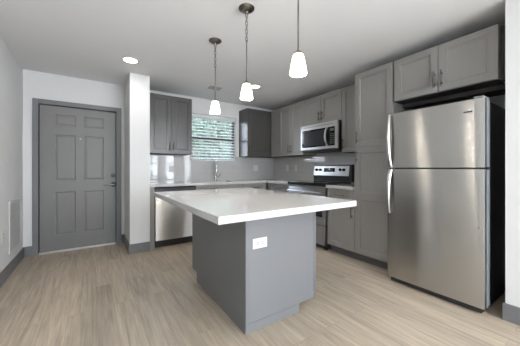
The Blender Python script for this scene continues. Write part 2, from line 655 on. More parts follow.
# baseboards (grey, 13 cm)
BH, BT = 0.13, 0.014
S_('baseboard_left', 'grey baseboard along the left wall', 'baseboard', [(XL, XL + BT, YF, YB, 0, BH)], M['trim'], bevel=0.003)
S_('baseboard_back', 'grey baseboard pieces either side of the entry door', 'baseboard', [
    (XL + BT, -0.652, YB - BT, YB, 0, BH), (0.378, 0.42 - BT, YB - BT, YB, 0, BH)], M['trim'], bevel=0.003)
S_('baseboard_partition', 'grey baseboard wrapping the narrow wall stub', 'baseboard', [
    (0.42 - BT, 0.42, 3.755 - BT, YB, 0, BH), (0.42, 0.672, 3.755 - BT, 3.755, 0, BH)], M['trim'], bevel=0.003)
S_('baseboard_side', 'grey baseboard on the wall right of the refrigerator', 'baseboard', [
    (PX - BT, PX, YF, PY + BT, 0, BH), (PX, XR, PY, PY + BT, 0, BH)], M['trim'], bevel=0.003)

# tiled splashbacks
TT = 0.008
S_('trim_1', 'glossy light grey tile splashback on the back wall under the window', 'splashback', [
    (0.672, WX0, YB - TT, YB, 0.914, 1.385), (WX0, WX1, YB - TT, YB, 0.914, WZ0), (WX1, XR, YB - TT, YB, 0.914, 1.385)], M['tile_x'])
S_('trim_2', 'glossy light grey tile splashback behind the range', 'splashback', [
    (XR - TT, XR, 1.91, YB - TT, 0.914, 1.385), (XR - TT, XR, 2.34, 3.12, 1.385, 1.44)], M['tile_y'])

# ------------------------------------------------------------------ entry door
door = thing('door_1', 'grey six-panel entry door with black lever handle', 'door', ((-0.586 + 0.30) / 2, YB, 0))
door['kind'] = 'structure'
dx = -0.143
cz = 2.08
boxes('door_casing', [(-0.652 - dx, -0.594 - dx, -0.018, 0, 0, cz), (0.308 - dx, 0.376 - dx, -0.018, 0, 0, cz),
                      (-0.594 - dx, 0.308 - dx, -0.018, 0, 2.018, cz)], M['trim'], door, bevel=0.003)
boxes('door_jamb', [(-0.619 - dx, -0.594 - dx, 0.001, 0.135, 0, 2.044), (0.308 - dx, 0.334 - dx, 0.001, 0.135, 0, 2.044),
                    (-0.594 - dx, 0.308 - dx, 0.001, 0.135, 2.018, 2.044),
                    (-0.594 - dx, -0.580 - dx, 0.078, 0.135, 0, 2.018), (0.294 - dx, 0.308 - dx, 0.078, 0.135, 0, 2.018),
                    (-0.58 - dx, 0.294 - dx, 0.078, 0.135, 2.004, 2.018)], M['trim'], door, bevel=0.002)


def panel_leaf(w, h, panels, t=0.042):
    """door leaf lying in XZ, front at y=0; raised panels sunk into grooves"""
    bm = bmesh.new()
    xs = sorted({-w / 2, w / 2} | {v for p in panels for v in (p[0], p[1])})
    zs = sorted({0, h} | {v for p in panels for v in (p[2], p[3])})
    V = {}

    def v(x, y, z):
        k = (round(x, 5), round(y, 5), round(z, 5))
        if k not in V:
            V[k] = bm.verts.new(k)
        return V[k]
    for i in range(len(xs) - 1):
        for j in range(len(zs) - 1):
            a, b, c, d = xs[i], xs[i + 1], zs[j], zs[j + 1]
            inside = any(p[0] <= a + 1e-6 and b <= p[1] + 1e-6 and p[2] <= c + 1e-6 and d <= p[3] + 1e-6 for p in panels)
            if not inside:
                bm.faces.new((v(a, 0, c), v(b, 0, c), v(b, 0, d), v(a, 0, d)))
    for (a, b, c, d) in panels:
        steps = [(0, 0), (0.007, 0.006), (0.013, 0.007), (0.034, 0.002)]
        for (o0, y0), (o1, y1) in zip(steps, steps[1:]):
            A = [(a + o0, c + o0), (b - o0, c + o0), (b - o0, d - o0), (a + o0, d - o0)]
            B = [(a + o1, c + o1), (b - o1, c + o1), (b - o1, d - o1), (a + o1, d - o1)]
            for k in range(4):
                k2 = (k + 1) % 4
                bm.faces.new((v(A[k][0], y0, A[k][1]), v(A[k2][0], y0, A[k2][1]), v(B[k2][0], y1, B[k2][1]), v(B[k][0], y1, B[k][1])))
        o1, y1 = steps[-1]
        bm.faces.new((v(a + o1, y1, c + o1), v(b - o1, y1, c + o1), v(b - o1, y1, d - o1), v(a + o1, y1, d - o1)))
    x0, x1 = -w / 2, w / 2
    bm.faces.new((v(x0, t, 0), v(x0, t, h), v(x1, t, h), v(x1, t, 0)))
    bot = [v(x, 0, 0) for x in xs]
    top = [v(x, 0, h) for x in xs]
    lf = [v(x0, 0, z) for z in zs]
    rt = [v(x1, 0, z) for z in zs]
    bm.faces.new(bot + [v(x1, t, 0), v(x0, t, 0)])
    bm.faces.new(top[::-1] + [v(x0, t, h), v(x1, t, h)])
    bm.faces.new(lf[::-1] + [v(x0, t, 0), v(x0, t, h)])
    bm.faces.new(rt + [v(x1, t, h), v(x1, t, 0)])
    return bm


PL = (-0.425, -0.195)
PR = (-0.095, 0.145)
rows = [(0.22, 0.82), (0.98, 1.62), (1.745, 1.90)]
pans = [(a - dx, b - dx, z0 - 0.012, z1 - 0.012) for (a, b) in (PL, PR) for (z0, z1) in rows]
leaf = build('door_leaf', panel_leaf(0.880, 1.998, pans), M['door'], door, loc=(0, 0.034, 0.014))
bm = bmesh.new()
lathe(bm, [(0.036, 0), (0.036, -0.006), (0.030, -0.012), (0.014, -0.016), (0.014, -0.040), (0.0, -0.041)], 24, axis='Y')
rose = build('rosette', bm, M['bronze'], leaf, loc=(0.272 - dx, -0.0005, 0.905 - 0.014))
bm = bmesh.new()
tube(bm, [(0.016, -0.052, 0), (-0.03, -0.055, 0), (-0.07, -0.055, 0.002), (-0.125, -0.050, 0.0)], [0.013, 0.013, 0.012, 0.010], 12)
lever = build('lever_handle', bm, M['nickel'], leaf, loc=(0.272 - dx, -0.0005, 0.905 - 0.014))
lever['label'] = 'nickel lever handle'
bm = bmesh.new()
lathe(bm, [(0.030, 0), (0.030, -0.008), (0.024, -0.014), (0.0, -0.015)], 24, axis='Y')
box(bm, -0.005, 0.005, -0.030, -0.014, -0.018, 0.018)
build('deadbolt', bm, M['bronze'], leaf, loc=(0.272 - dx, -0.0005, 1.045 - 0.014))
bm = bmesh.new()
lathe(bm, [(0.010, 0), (0.010, -0.004), (0.0, -0.005)], 16, axis='Y')
build('peephole', bm, M['white_plastic'], leaf, loc=(-0.139 - dx, -0.0005, 1.577 - 0.014))
boxes('threshold', [(-0.594 - dx, 0.308 - dx, -0.012, 0.13, 0.0, 0.012)], M['threshold'], door, bevel=0.003)

# ------------------------------------------------------------------ kitchen window with blind
win = thing('window_1', 'white vinyl kitchen window over the sink', 'window', ((WX0 + WX1) / 2, YB + WT, WZ0))
win['kind'] = 'structure'
ww, wh = (WX1 - WX0) / 2, WZ1 - WZ0
fw = 0.040
boxes('window_frame', [(-ww, -ww + fw, -.055, -.005, 0, wh), (ww - fw, ww, -.055, -.005, 0, wh), (-ww + fw, ww - fw, -.055, -.005, 0, fw),
                       (-ww + fw, ww - fw, -.055, -.005, wh - fw, wh), (-ww + fw, ww - fw, -.050, -.010, wh * .5 - .022, wh * .5 + .022)],
      M['black_matte'], win, bevel=0.002)
boxes('window_pane', [(-ww + fw, ww - fw, -.032, -.028, fw, wh * .5 - .022)], M['glass'], win)
boxes('window_pane', [(-ww + fw, ww - fw, -.032, -.028, wh * .5 + .022, wh - fw)], M['glass'], win)
S_('trim_3', 'white sill and reveal lining of the kitchen window', 'trim', [(WX0, WX1, YB - 0.009, YB + 0.083, WZ0 - .001, WZ0 + .008)], M['wall'], bevel=0.002)

blind = thing('window_blind', 'white horizontal slat blind in the kitchen window', 'window blind', ((WX0 + WX1) / 2, YB + 0.040, WZ0 + .012))
bw = ww - 0.006
bh = wh - 0.014
boxes('headrail', [(-bw, bw, -0.030, 0.022, bh - 0.060, bh)], M['blind'], blind, bevel=0.003)
boxes('bottom_rail', [(-bw, bw, -0.024, 0.024, 0.006, 0.022)], M['blind'], blind, bevel=0.003)
ns = 14
tilt = math.radians(27)
for i in range(ns):
    z = 0.050 + i * (bh - 0.060 - 0.060) / (ns - 1)
    bm = bmesh.new()
    w2, th = 0.0300, 0.0028
    c, s = math.cos(tilt), math.sin(tilt)
    prof = []
    for t, yy in ((-1, 0), (-.5, .0018), (0, .0026), (.5, .0018), (1, 0)):
        prof.append((t * w2, yy + th / 2))
    for t, yy in ((1, 0), (.5, .0018), (0, .0026), (-.5, .0018), (-1, 0)):
        prof.append((t * w2, yy - th / 2))
    A = [bm.verts.new((-bw + .002, y * c - zz * s, y * s + zz * c)) for y, zz in prof]
    B = [bm.verts.new((bw - .002, y * c - zz * s, y * s + zz * c)) for y, zz in prof]
    for k in range(len(A)):
        k2 = (k + 1) % len(A)
        bm.faces.new((A[k], A[k2], B[k2], B[k]))
    bm.faces.new(A[::-1])
    bm.faces.new(B)
    build('slat', bm, M['blind'], blind, loc=(0, 0, z))
for x in (-0.178, 0.128, 0.425):
    boxes('ladder_tape', [(x - .009, x + .009, 0.0325, 0.0335, 0.006, bh - 0.060)], M['cord'], blind)

# ------------------------------------------------------------------ cabinets
def pull(parent, x, z, horizontal=False, L=0.150):
    """bar pull on two posts; front of its door is y=0"""
    bm = bmesh.new()
    h = L / 2
    if horizontal:
        tube(bm, [(-h, -0.030, 0), (h, -0.030, 0)], 0.0062, 10)
        for s in (-1, 1):
            tube(bm, [(s * 0.045, -0.0005, 0), (s * 0.045, -0.030, 0)], 0.0066, 10)
    else:
        tube(bm, [(0, -0.030, -h), (0, -0.030, h)], 0.0062, 10)
        for s in (-1, 1):
            tube(bm, [(0, -0.0005, s * 0.045), (0, -0.030, s * 0.045)], 0.0066, 10)
    return build('handle', bm, M['pull'], parent, loc=(x, 0, z))


def shaker(name, parent, mat, x0, x1, z0, z1, rails=(), stile=0.057, y=0.0, flat=False, gap=0.0022):
    """framed door / drawer front; object origin at its lower left corner"""
    w, h = x1 - x0 - 2 * gap, z1 - z0 - 2 * gap
    bm = bmesh.new()
    t, rec = 0.019, 0.012
    V = {}

    def v(a, b, c):
        k = (round(a, 5), round(b, 5), round(c, 5))
        if k not in V:
            V[k] = bm.verts.new(k)
        return V[k]
    s = stile
    zs = [s] + [q for r in rails for q in (r - z0 - s * .75, r - z0 + s * .75)] + [h - s]
    holes = [] if flat else [(s, w - s, zs[i], zs[i + 1]) for i in range(0, len(zs), 2)]
    X = sorted({0, w} | {q for p in holes for q in p[:2]})
    Z = sorted({0, h} | {q for p in holes for q in p[2:]})
    for i in range(len(X) - 1):
        for j in range(len(Z) - 1):
            a, b, c, d = X[i], X[i + 1], Z[j], Z[j + 1]
            if not any(p[0] <= a + 1e-6 and b <= p[1] + 1e-6 and p[2] <= c + 1e-6 and d <= p[3] + 1e-6 for p in holes):
                bm.faces.new((v(a, 0, c), v(b, 0, c), v(b, 0, d), v(a, 0, d)))
    for (a, b, c, d) in holes:
        st = [(0, 0), (0.001, 0.005), (0.012, 0.0055), (0.017, rec)]
        for (o0, y0), (o1, y1) in zip(st, st[1:]):
            A = [(a + o0, c + o0), (b - o0, c + o0), (b - o0, d - o0), (a + o0, d - o0)]
            B = [(a + o1, c + o1), (b - o1, c + o1), (b - o1, d - o1), (a + o1, d - o1)]
            for k in range(4):
                k2 = (k + 1) % 4
                bm.faces.new((v(A[k][0], y0, A[k][1]), v(A[k2][0], y0, A[k2][1]), v(B[k2][0], y1, B[k2][1]), v(B[k][0], y1, B[k][1])))
        o1 = st[-1][0]
        bm.faces.new((v(a + o1, rec, c + o1), v(b - o1, rec, c + o1), v(b - o1, rec, d - o1), v(a + o1, rec, d - o1)))
    bm.faces.new((v(0, t, 0), v(0, t, h), v(w, t, h), v(w, t, 0)))
    bm.faces.new([v(q, 0, 0) for q in X] + [v(w, t, 0), v(0, t, 0)])
    bm.faces.new([v(q, 0, h) for q in X][::-1] + [v(0, t, h), v(w, t, h)])
    bm.faces.new([v(0, 0, q) for q in Z][::-1] + [v(0, t, 0), v(0, t, h)])
    bm.faces.new([v(w, 0, q) for q in Z] + [v(w, t, h), v(w, t, 0)])
    return build(name, bm, mat, parent, loc=(x0 + gap, y, z0 + gap))


BACK = dict(rotz=0.0)
RIGHT = dict(rotz=-math.pi / 2)


def upper(name, label, origin, rotz, w, z0, z1, depth, mat, doors, group=None, under=True):
    """wall cabinet; origin is the front left lower corner of the doors; doors = (x0, x1, handle x or None)"""
    t = thing(name, label, 'cabinet', (origin[0], origin[1], z0), rotz, group)
    h = z1 - z0
    body = boxes('body', [(0, w, 0.020, depth, 0, h)], mat, t, bevel=0.001)
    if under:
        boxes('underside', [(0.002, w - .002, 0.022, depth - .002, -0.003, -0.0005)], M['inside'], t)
    for (a, b, hx) in doors:
        d = shaker('door', t, mat, a, b, 0, h)
        if hx is not None:
            pull(d, hx - a - .0015, 0.115)
    return t


UZ0, UZ1 = 1.385, 2.305
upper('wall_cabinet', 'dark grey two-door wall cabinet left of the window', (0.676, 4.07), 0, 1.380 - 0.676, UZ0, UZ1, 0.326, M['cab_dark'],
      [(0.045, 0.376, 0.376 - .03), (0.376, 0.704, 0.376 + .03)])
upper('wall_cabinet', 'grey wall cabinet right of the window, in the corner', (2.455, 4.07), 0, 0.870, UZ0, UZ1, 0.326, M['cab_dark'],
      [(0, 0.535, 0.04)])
upper('wall_cabinet', 'grey two-door wall cabinet between the corner and the microwave', (3.0, 4.068), -math.pi / 2, 4.068 - 3.125, UZ0, UZ1, 0.325, M['cab'],
      [(4.068 - 3.80, 4.068 - 3.465, 4.068 - 3.465 - .03), (4.068 - 3.465, 4.068 - 3.125, 4.068 - 3.465 + .03)])
upper('wall_cabinet', 'short grey two-door cabinet directly above the microwave', (3.0, 3.123), -math.pi / 2, 0.790, 1.862, UZ1, 0.325, M['cab'],
      [(0, 0.395, 0.395 - .03), (0.395, 0.790, 0.395 + .03)], under=False)
upper('wall_cabinet', 'narrow single-door grey wall cabinet between microwave and tall pantry', (3.0, 2.331), -math.pi / 2, 0.424, UZ0, UZ1, 0.325, M['cab'],
      [(0, 0.424, 0.035)])

# tall pantry
pt = thing('pantry_cabinet', 'tall grey pantry cabinet between the range run and refrigerator', 'cabinet', (2.70, 1.902, 0), -math.pi / 2)
boxes('body', [(0, 0.468, 0.020, 0.625, 0.105, 2.312)], M['cab'], pt, bevel=0.001)
boxes('toe_kick', [(0.0, 0.468, 0.080, 0.60, 0.0, 0.104)], M['toe'], pt)
d = shaker('door', pt, M['cab'], 0, 0.468, 1.412, 2.312)
pull(d, 0.035, 0.115)
d = shaker('door', pt, M['cab'], 0, 0.468, 0.108, 1.408, rails=(0.815,))
pull(d, 0.035, 1.19)

# cabinet above the refrigerator
fc = thing('wall_cabinet', 'wide grey two-door cabinet above the stainless refrigerator', 'cabinet', (2.70, 1.418, 1.872), -math.pi / 2)
boxes('body', [(0, 0.832, 0.020, 0.625, 0.0, 2.312 - 1.872)], M['cab'], fc, bevel=0.001)
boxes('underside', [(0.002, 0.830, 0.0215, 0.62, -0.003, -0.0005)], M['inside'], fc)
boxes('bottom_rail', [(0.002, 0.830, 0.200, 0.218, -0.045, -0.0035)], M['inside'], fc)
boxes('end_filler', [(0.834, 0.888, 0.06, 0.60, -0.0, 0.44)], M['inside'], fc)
d = shaker('door', fc, M['cab'], 0, 0.412, 0, 0.44)
pull(d, 0.412 - .03, 0.115)
d = shaker('door', fc, M['cab'], 0.412, 0.832, 0, 0.44)
pull(d, .03, 0.115)
boxes('gap_liner', [(-0.0145, -0.0015, 0.05, 0.60, 0.0, 0.44)], M['black_matte'], fc)  # black strip stands in for the shade between this cabinet and the pantry


def base(label, origin, rotz, w, depth, mat, drawers, doors, group=None, bowl=False):
    t = thing('base_cabinet', label, 'cabinet', (origin[0], origin[1], 0), rotz, group)
    if bowl:      # open-topped carcass round the sink bowl
        boxes('body', [(0, w, 0.020, 0.038, 0.105, 0.882), (0, w, depth - .012, depth, 0.105, 0.882), (0, .018, 0.038, depth - .012, 0.105, 0.882),
                       (w - .018, w, 0.038, depth - .012, 0.105, 0.882), (.018, w - .018, 0.038, depth - .012, 0.105, 0.123)], mat, t)
    else:
        boxes('body', [(0, w, 0.020, depth, 0.105, 0.882)], mat, t, bevel=0.001)
    boxes('toe_kick', [(0, w, 0.080, depth - .02, 0, 0.104)], M['toe'], t)
    for (a, b, p) in drawers:
        d = shaker('drawer', t, mat, a, b, 0.724, 0.877, stile=0.040)
        if p:
            pull(d, (b - a) / 2, 0.076, horizontal=True)
    for (a, b, hx) in doors:
        d = shaker('door', t, mat, a, b, 0.108, 0.720)
        if hx is not None:
            pull(d, hx - a, 0.604 - 0.115)
    return t


base('grey base cabinet with drawer between the range and tall pantry', (2.70, 2.336), -math.pi / 2, 0.432, 0.625, M['cab'],
     [(0, 0.432, True)], [(0, 0.432, 0.395)])
base('grey sink base cabinet under the faucet', (1.350, 3.78), 0, 0.840, 0.615, M['cab'],
     [(0, 0.84, False)], [(0, 0.42, 0.385), (0.42, 0.84, 0.455)], bowl=True)
base('grey drawer base cabinet in the back run beside the corner', (2.192, 3.78), 0, 0.506, 0.615, M['cab'],
     [(0, 0.46, True)], [(0, 0.46, 0.42)])
base('grey base cabinet between the corner and the left side of the range', (2.70, 3.776), -math.pi / 2, 0.650, 0.625, M['cab'],
     [(0.10, 0.65, True)], [(0.10, 0.65, 0.14)])
tag(boxes('end_panel', [(0.674, 0.738, 3.780, 4.385, 0.0, 0.883)], M['cab'], bevel=0.001),
    'grey upright end panel between the white wall stub and dishwasher', 'panel')

# worktops (white quartz)
ZT0, ZT1 = 0.874, 0.914
SX0, SX1, SY0, SY1 = 1.46, 2.10, 3.90, 4.25


def worktop(name, rects, label, lift=0.0):
    ZT0, ZT1 = 0.874 + lift, 0.914 + lift
    bm = bmesh.new()
    xs = sorted({q for r in rects for q in r[:2]})
    ys = sorted({q for r in rects for q in r[2:]})
    cell = {}
    for i in range(len(xs) - 1):
        for j in range(len(ys) - 1):
            cx, cy = (xs[i] + xs[i + 1]) / 2, (ys[j] + ys[j + 1]) / 2
            cell[i, j] = any(r[0] < cx < r[1] and r[2] < cy < r[3] for r in rects)
    V = {}

    def v(i, j, z):
        if (i, j, z) not in V:
            V[i, j, z] = bm.verts.new((xs[i], ys[j], z))
        return V[i, j, z]
    for (i, j), on in cell.items():
        if not on:
            continue
        bm.faces.new((v(i, j, ZT1), v(i + 1, j, ZT1), v(i + 1, j + 1, ZT1), v(i, j + 1, ZT1)))
        bm.faces.new((v(i, j, ZT0), v(i, j + 1, ZT0), v(i + 1, j + 1, ZT0), v(i + 1, j, ZT0)))
        for (di, dj, e) in ((0, -1, ((0, 0), (1, 0))), (1, 0, ((1, 0), (1, 1))), (0, 1, ((1, 1), (0, 1))), (-1, 0, ((0, 1), (0, 0)))):
            if not cell.get((i + di, j + dj), False):
                (a, b), (c, d_) = e
                bm.faces.new((v(i + a, j + b, ZT0), v(i + c, j + d_, ZT0), v(i + c, j + d_, ZT1), v(i + a, j + b, ZT1)))
    o = build(name, bm, M['quartz'], bevel=0.003)
    return tag(o, label, 'countertop')


yb_, xr_ = YB - TT - .001, XR - TT - .001
worktop('countertop', [(0.674, SX0, 3.757, yb_), (SX0, SX1, 3.757, SY0), (SX0, SX1, SY1, yb_), (SX1, xr_, 3.757, yb_), (2.672, xr_, 3.124, 3.757)],
        'white quartz counter along the back wall and round the corner', lift=0.010)
worktop('countertop', [(2.672, xr_, 1.905, 2.338)], 'short white quartz counter right of the range', lift=0.010)

# sink and faucet
sink = thing('sink', 'undermount stainless sink bowl in the back counter', 'sink', ((SX0 + SX1) / 2, (SY0 + SY1) / 2, 0.71))
sw, sd = (SX1 - SX0) / 2 + .004, (SY1 - SY0) / 2 + .004
boxes('bowl', [(-sw, sw, -sd, sd, 0, 0.004), (-sw, -sw + .003, -sd, sd, 0.004, 0.1725), (sw - .003, sw, -sd, sd, 0.004, 0.1725),
               (-sw + .003, sw - .003, -sd, -sd + .003, 0.004, 0.1725), (-sw + .003, sw - .003, sd - .003, sd, 0.004, 0.1725)], M['steel_plain'], sink)
bm = bmesh.new()
lathe(bm, [(0.045, 0.0045), (0.045, 0.008), (0.03, 0.0075), (0.0, 0.006)], 24)
build('drain', bm, M['steel_plain'], sink)

fa = thing('faucet', 'tall chrome pull-down kitchen faucet in front of the window', 'faucet', (1.915, 4.315, ZT1 + .0105), math.radians(-18))
bm = bmesh.new()
lathe(bm, [(0.027, 0), (0.027, 0.006), (0.020, 0.012), (0.018, 0.10), (0.014, 0.115), (0.0, 0.116)], 24)
build('base_body', bm, M['chrome'], fa)
bm = bmesh.new()
pts = [(0, 0, 0.10), (0, 0, 0.29)]
for k in range(1, 13):
    a = math.pi * k / 12
    pts.append((0, -0.075 + 0.075 * math.cos(a), 0.29 + 0.075 * math.sin(a)))
pts.append((0, -0.15, 0.25))
tube(bm, pts, 0.0115, 14)
build('gooseneck', bm, M['chrome'], fa)
bm = bmesh.new()
lathe(bm, [(0.0, 0.150), (0.016, 0.151), (0.018, 0.165), (0.014, 0.245), (0.012, 0.252), (0, 0.252)], 20, c=(0, -0.15, 0))
build('spray_head', bm, M['chrome'], fa)
bm = bmesh.new()
tube(bm, [(0.016, 0, 0.065), (0.045, 0, 0.072), (0.075, 0, 0.095), (0.085, -0.003, 0.125)], [0.012, 0.009, 0.007, 0.006], 12)
build('lever', bm, M['nickel_dark'], fa)

# ------------------------------------------------------------------ island
IX0, IX1, IY0, IY1 = 0.880, 1.552, 1.484, 2.585
isl = thing('kitchen_island', 'grey painted kitchen island cabinet with an outlet on its end', 'kitchen island', ((IX0 + IX1) / 2, (IY0 + IY1) / 2, 0))
hx_, hy_ = (IX1 - IX0) / 2, (IY1 - IY0) / 2
boxes('body', [(-hx_ + .012, hx_, -hy_ + .012, hy_, 0.100, 0.8735)], M['island'], isl)
boxes('toe_kick', [(-hx_ + .004, hx_ - .175, -hy_ + .008, hy_ - .135, 0.0, 0.0995)], M['island'], isl)
boxes('side_panel', [(-hx_, -hx_ + .0115, -hy_ + .012, hy_, 0.100, 0.8735), (-hx_, -hx_ + .0035, -hy_ + .012, hy_ - .135, 0.0, 0.0995)], M['island'], isl)
boxes('end_panel', [(-hx_ + .018, hx_ - .004, -hy_ + .0, -hy_ + .0115, 0.066, 0.8735)], M['island'], isl, bevel=0.001)
boxes('corner_post', [(-hx_ + .0, -hx_ + .0155, -hy_ - .003, -hy_ + .0115, 0.0, 0.8735)], M['island'], isl, bevel=0.001)
boxes('base_trim', [(-hx_ + .016, hx_ - .175, -hy_ - .002, -hy_ + .0075, 0.0, 0.065)], M['island'], isl, bevel=0.001)
for k in range(2):
    yy = IY1 - (IY1 - IY0) / 2 * k
    # doors on the range side of the island
    dd = shaker('door', isl, M['island'], 0, (IY1 - IY0) / 2, 0.108, 0.870)
    dd.rotation_euler = (0, 0, math.radians(90))
    dd.location = (hx_ + .0205, -hy_ + (IY1 - IY0) / 2 * k + .0015, 0.1095)
    pull(dd, 0.48 if k == 0 else 0.04, 0.65)
worktop('island_countertop', [(0.510, 1.610, 1.118, 2.660)], 'large white quartz slab on top of the grey island')


def outlet(label, loc, rot, gangs=1, kind='duplex', group=None):
    """cover plate lying in XZ, facing -Y"""
    t = thing('wall_outlet' if kind == 'duplex' else 'wall_switch', label, 'outlet' if kind == 'duplex' else 'switch', loc, 0, group)
    t.rotation_euler = rot
    w = 0.037 + 0.0225 * (gangs - 1)
    boxes('cover_plate', [(-w, w, -0.0055, -0.0005, -0.062, 0.062)], M['white_plastic'], t, bevel=0.002)
    for g in range(gangs):
        x = (g - (gangs - 1) / 2) * 0.046
        if kind == 'duplex':
            for s in (-1, 1):
                so = boxes('socket', [(x - .0165, x + .0165, -0.0075, -0.0057, s * .020 - .0145, s * .020 + .0145)], M['white_plastic'], t, bevel=0.001)
                boxes('slots', [(x - .0085, x - .0045, -0.0082, -0.0076, s * .020 - .003, s * .020 + .007),
                                (x + .0045, x + .0085, -0.0082, -0.0076, s * .020 - .003, s * .020 + .007),
                                (x - .0025, x + .0025, -0.0082, -0.0076, s * .020 - .011, s * .020 - .006)], M['grey_slot'], so)
        else:
            boxes('rocker', [(x - .0165, x + .0165, -0.0085, -0.0057, -.033, .033)], M['white_plastic'], t, bevel=0.001)
    return t


outlet('white duplex outlet set sideways in the island end', (0.998, IY0 - .001, 0.617), (0, math.radians(90), 0))
outlet('white outlet on the tile left of the window', (1.125, YB - TT, 1.145), (0, 0, 0))
outlet('white two-gang switch plate on the tile right of the window', (2.85, YB - TT, 1.16), (0, 0, 0), gangs=2, kind='switch')
outlet('white outlet on the side tile, nearest to the corner', (XR - TT, 3.915, 1.160), (0, 0, -math.pi / 2))
outlet('white outlet on the side tile, nearer to the range', (XR - TT, 3.655, 1.160), (0, 0, -math.pi / 2))
outlet('white outlet low on the left wall beside the grille', (XL, 3.515, 0.47), (0, 0, math.pi / 2))

# return-air grille on the left wall
gr = thing('return_air_grille', 'white slatted return-air grille low on the left wall', 'vent', (XL, 4.0, 0.225))
boxes('grille_frame', [(0.0005, 0.010, -0.265, 0.265, 0, 0.03), (0.0005, 0.010, -0.265, 0.265, 0.535, 0.565), (0.0005, 0.010, -0.265, -0.235, 0.03, 0.535),
                       (0.0005, 0.010, 0.235, 0.265, 0.03, 0.535)], M['white_plastic'], gr, bevel=0.002)
lv = []
for k in range(24):
    z = 0.036 + k * 0.0208
    lv.append((0.0015, 0.0085, -0.235, 0.235, z, z + 0.0125))
boxes('louvres', lv, M['white_plastic'], gr)
boxes('backing', [(0.0003, 0.0012, -0.235, 0.235, 0.03, 0.535)], M['vent'], gr)

# ------------------------------------------------------------------ dishwasher
dw = thing('dishwasher', 'stainless steel dishwasher under the back counter', 'dishwasher', (0.742, 3.775, 0))
boxes('tub', [(0, 0.604, 0.045, 0.60, 0.11, 0.868)], M['black_matte'], dw)
boxes('toe_panel', [(0.0, 0.604, 0.07, 0.10, 0.0, 0.109)], M['black_matte'], dw)
bm = bmesh.new()
N = 16
W = 0.586
prof = [(-W / 2 + W * k / N) for k in range(N + 1)]
cols = []
for x in prof:
    yf = -0.004 - 0.016 * (1 - (2 * x / W) ** 2) * 0.6
    cols.append((x + 0.302, yf))
zs = [0.112, 0.116, 0.60, 0.745, 0.782, 0.795]
off = [0.004, 0.0, 0.0, 0.0, 0.002, 0.012]
grid = [[bm.verts.new((x, y + o, z)) for (x, y) in cols] for z, o in zip(zs, off)]
for r in range(len(zs) - 1):
    for k in range(N):
        f = bm.faces.new((grid[r][k], grid[r][k + 1], grid[r + 1][k + 1], grid[r + 1][k]))
        f.smooth = True
bk = [[bm.verts.new((x, 0.042, z)) for x in (cols[0][0], cols[-1][0])] for z in (zs[0], zs[-1])]
bm.faces.new([g for g in grid[0]][::-1] + [bk[0][0], bk[0][1]])
bm.faces.new([g for g in grid[-1]] + [bk[1][1], bk[1][0]])
bm.faces.new([grid[r][0] for r in range(len(zs))] + [bk[1][0], bk[0][0]])
bm.faces.new([grid[r][-1] for r in range(len(zs))][::-1] + [bk[0][1], bk[1][1]])
bm.faces.new((bk[0][0], bk[1][0], bk[1][1], bk[0][1]))
build('door', bm, M['steel'], dw)
boxes('control_strip', [(0.004, 0.600, 0.004, 0.043, 0.803, 0.862)], M['black'], dw, bevel=0.002)

# ------------------------------------------------------------------ range
RY1, RY0 = 3.117, 2.345
rw = RY1 - RY0
rg = thing('range', 'stainless electric range with black glass cooktop and rear control panel', 'stove', (2.665, RY1, 0), -math.pi / 2)
boxes('body', [(0, rw, 0.035, 0.635, 0.06, 0.895)], M['black_matte'], rg)
boxes('foot', [(0.03, 0.07, 0.06, 0.10, 0.0, 0.06)], M['black_matte'], rg)
boxes('foot', [(rw - .07, rw - .03, 0.06, 0.10, 0.0, 0.06)], M['black_matte'], rg)
ct = boxes('cooktop', [(-0.0, rw, -0.022, 0.575, 0.899, 0.944)], M['black_glass'], rg, bevel=0.005)
for (x, y, r) in ((0.2, 0.16, .10), (0.57, 0.16, .08), (0.2, 0.42, .08), (0.57, 0.42, .10)):
    bm = bmesh.new()
    tube(bm, [(x + r * math.cos(a), y + r * math.sin(a), 0.9443) for a in [2 * math.pi * k / 32 for k in range(32)]], 0.0008, 6, closed=True)
    build('burner_ring', bm, M['side_grey'], ct)
od = boxes('oven_door', [(0.004, rw - .004, 0.0, 0.034, 0.352, 0.862)], M['steel'], rg, bevel=0.004)
boxes('oven_window', [(0.055, rw - .055, -0.0015, -0.0002, 0.47, 0.745)], M['black_glass'], od)
bm = bmesh.new()
tube(bm, [(0.035, -0.048, 0.805), (rw - .035, -0.048, 0.805)], 0.0125, 16)
for x in (0.065, rw - .065):
    tube(bm, [(x, -0.0005, 0.805), (x, -0.046, 0.805)], 0.010, 12)
build('handle', bm, M['steel_bright'], od)
boxes('front_rail', [(0.002, rw - .002, 0.004, 0.034, 0.866, 0.895)], M['steel_plain'], rg, bevel=0.002)
boxes('storage_drawer', [(0.004, rw - .004, 0.002, 0.034, 0.075, 0.342)], M['steel'], rg, bevel=0.004)
# backguard: leaning face
bm = bmesh.new()
pr_ = [(0.580, 0.945), (0.575, 1.03), (0.600, 1.200), (0.615, 1.210), (0.648, 1.210), (0.648, 0.945)]
A = [bm.verts.new((0, y, z)) for y, z in pr_]
B = [bm.verts.new((rw, y, z)) for y, z in pr_]
for k in range(len(pr_)):
    k2 = (k + 1) % len(pr_)
    bm.faces.new((A[k], A[k2], B[k2], B[k]))
bm.faces.new(A[::-1])
bm.faces.new(B)
bg = build('backguard', bm, M['black'], rg, bevel=0.003)
bm = bmesh.new()


def face_y(z):
    return 0.575 + (z - 1.03) / 0.17 * 0.025


def slab(bm, x0, x1, z0, z1, o0, o1):
    P = []
    for o in (o0, o1):
        P += [bm.verts.new((x, face_y(z) - o, z)) for x, z in ((x0, z0), (x1, z0), (x1, z1), (x0, z1))]
    for f in ((0, 1, 2, 3), (7, 6, 5, 4), (0, 4, 5, 1), (1, 5, 6, 2), (2, 6, 7, 3), (3, 7, 4, 0)):
        bm.faces.new([P[i] for i in f])


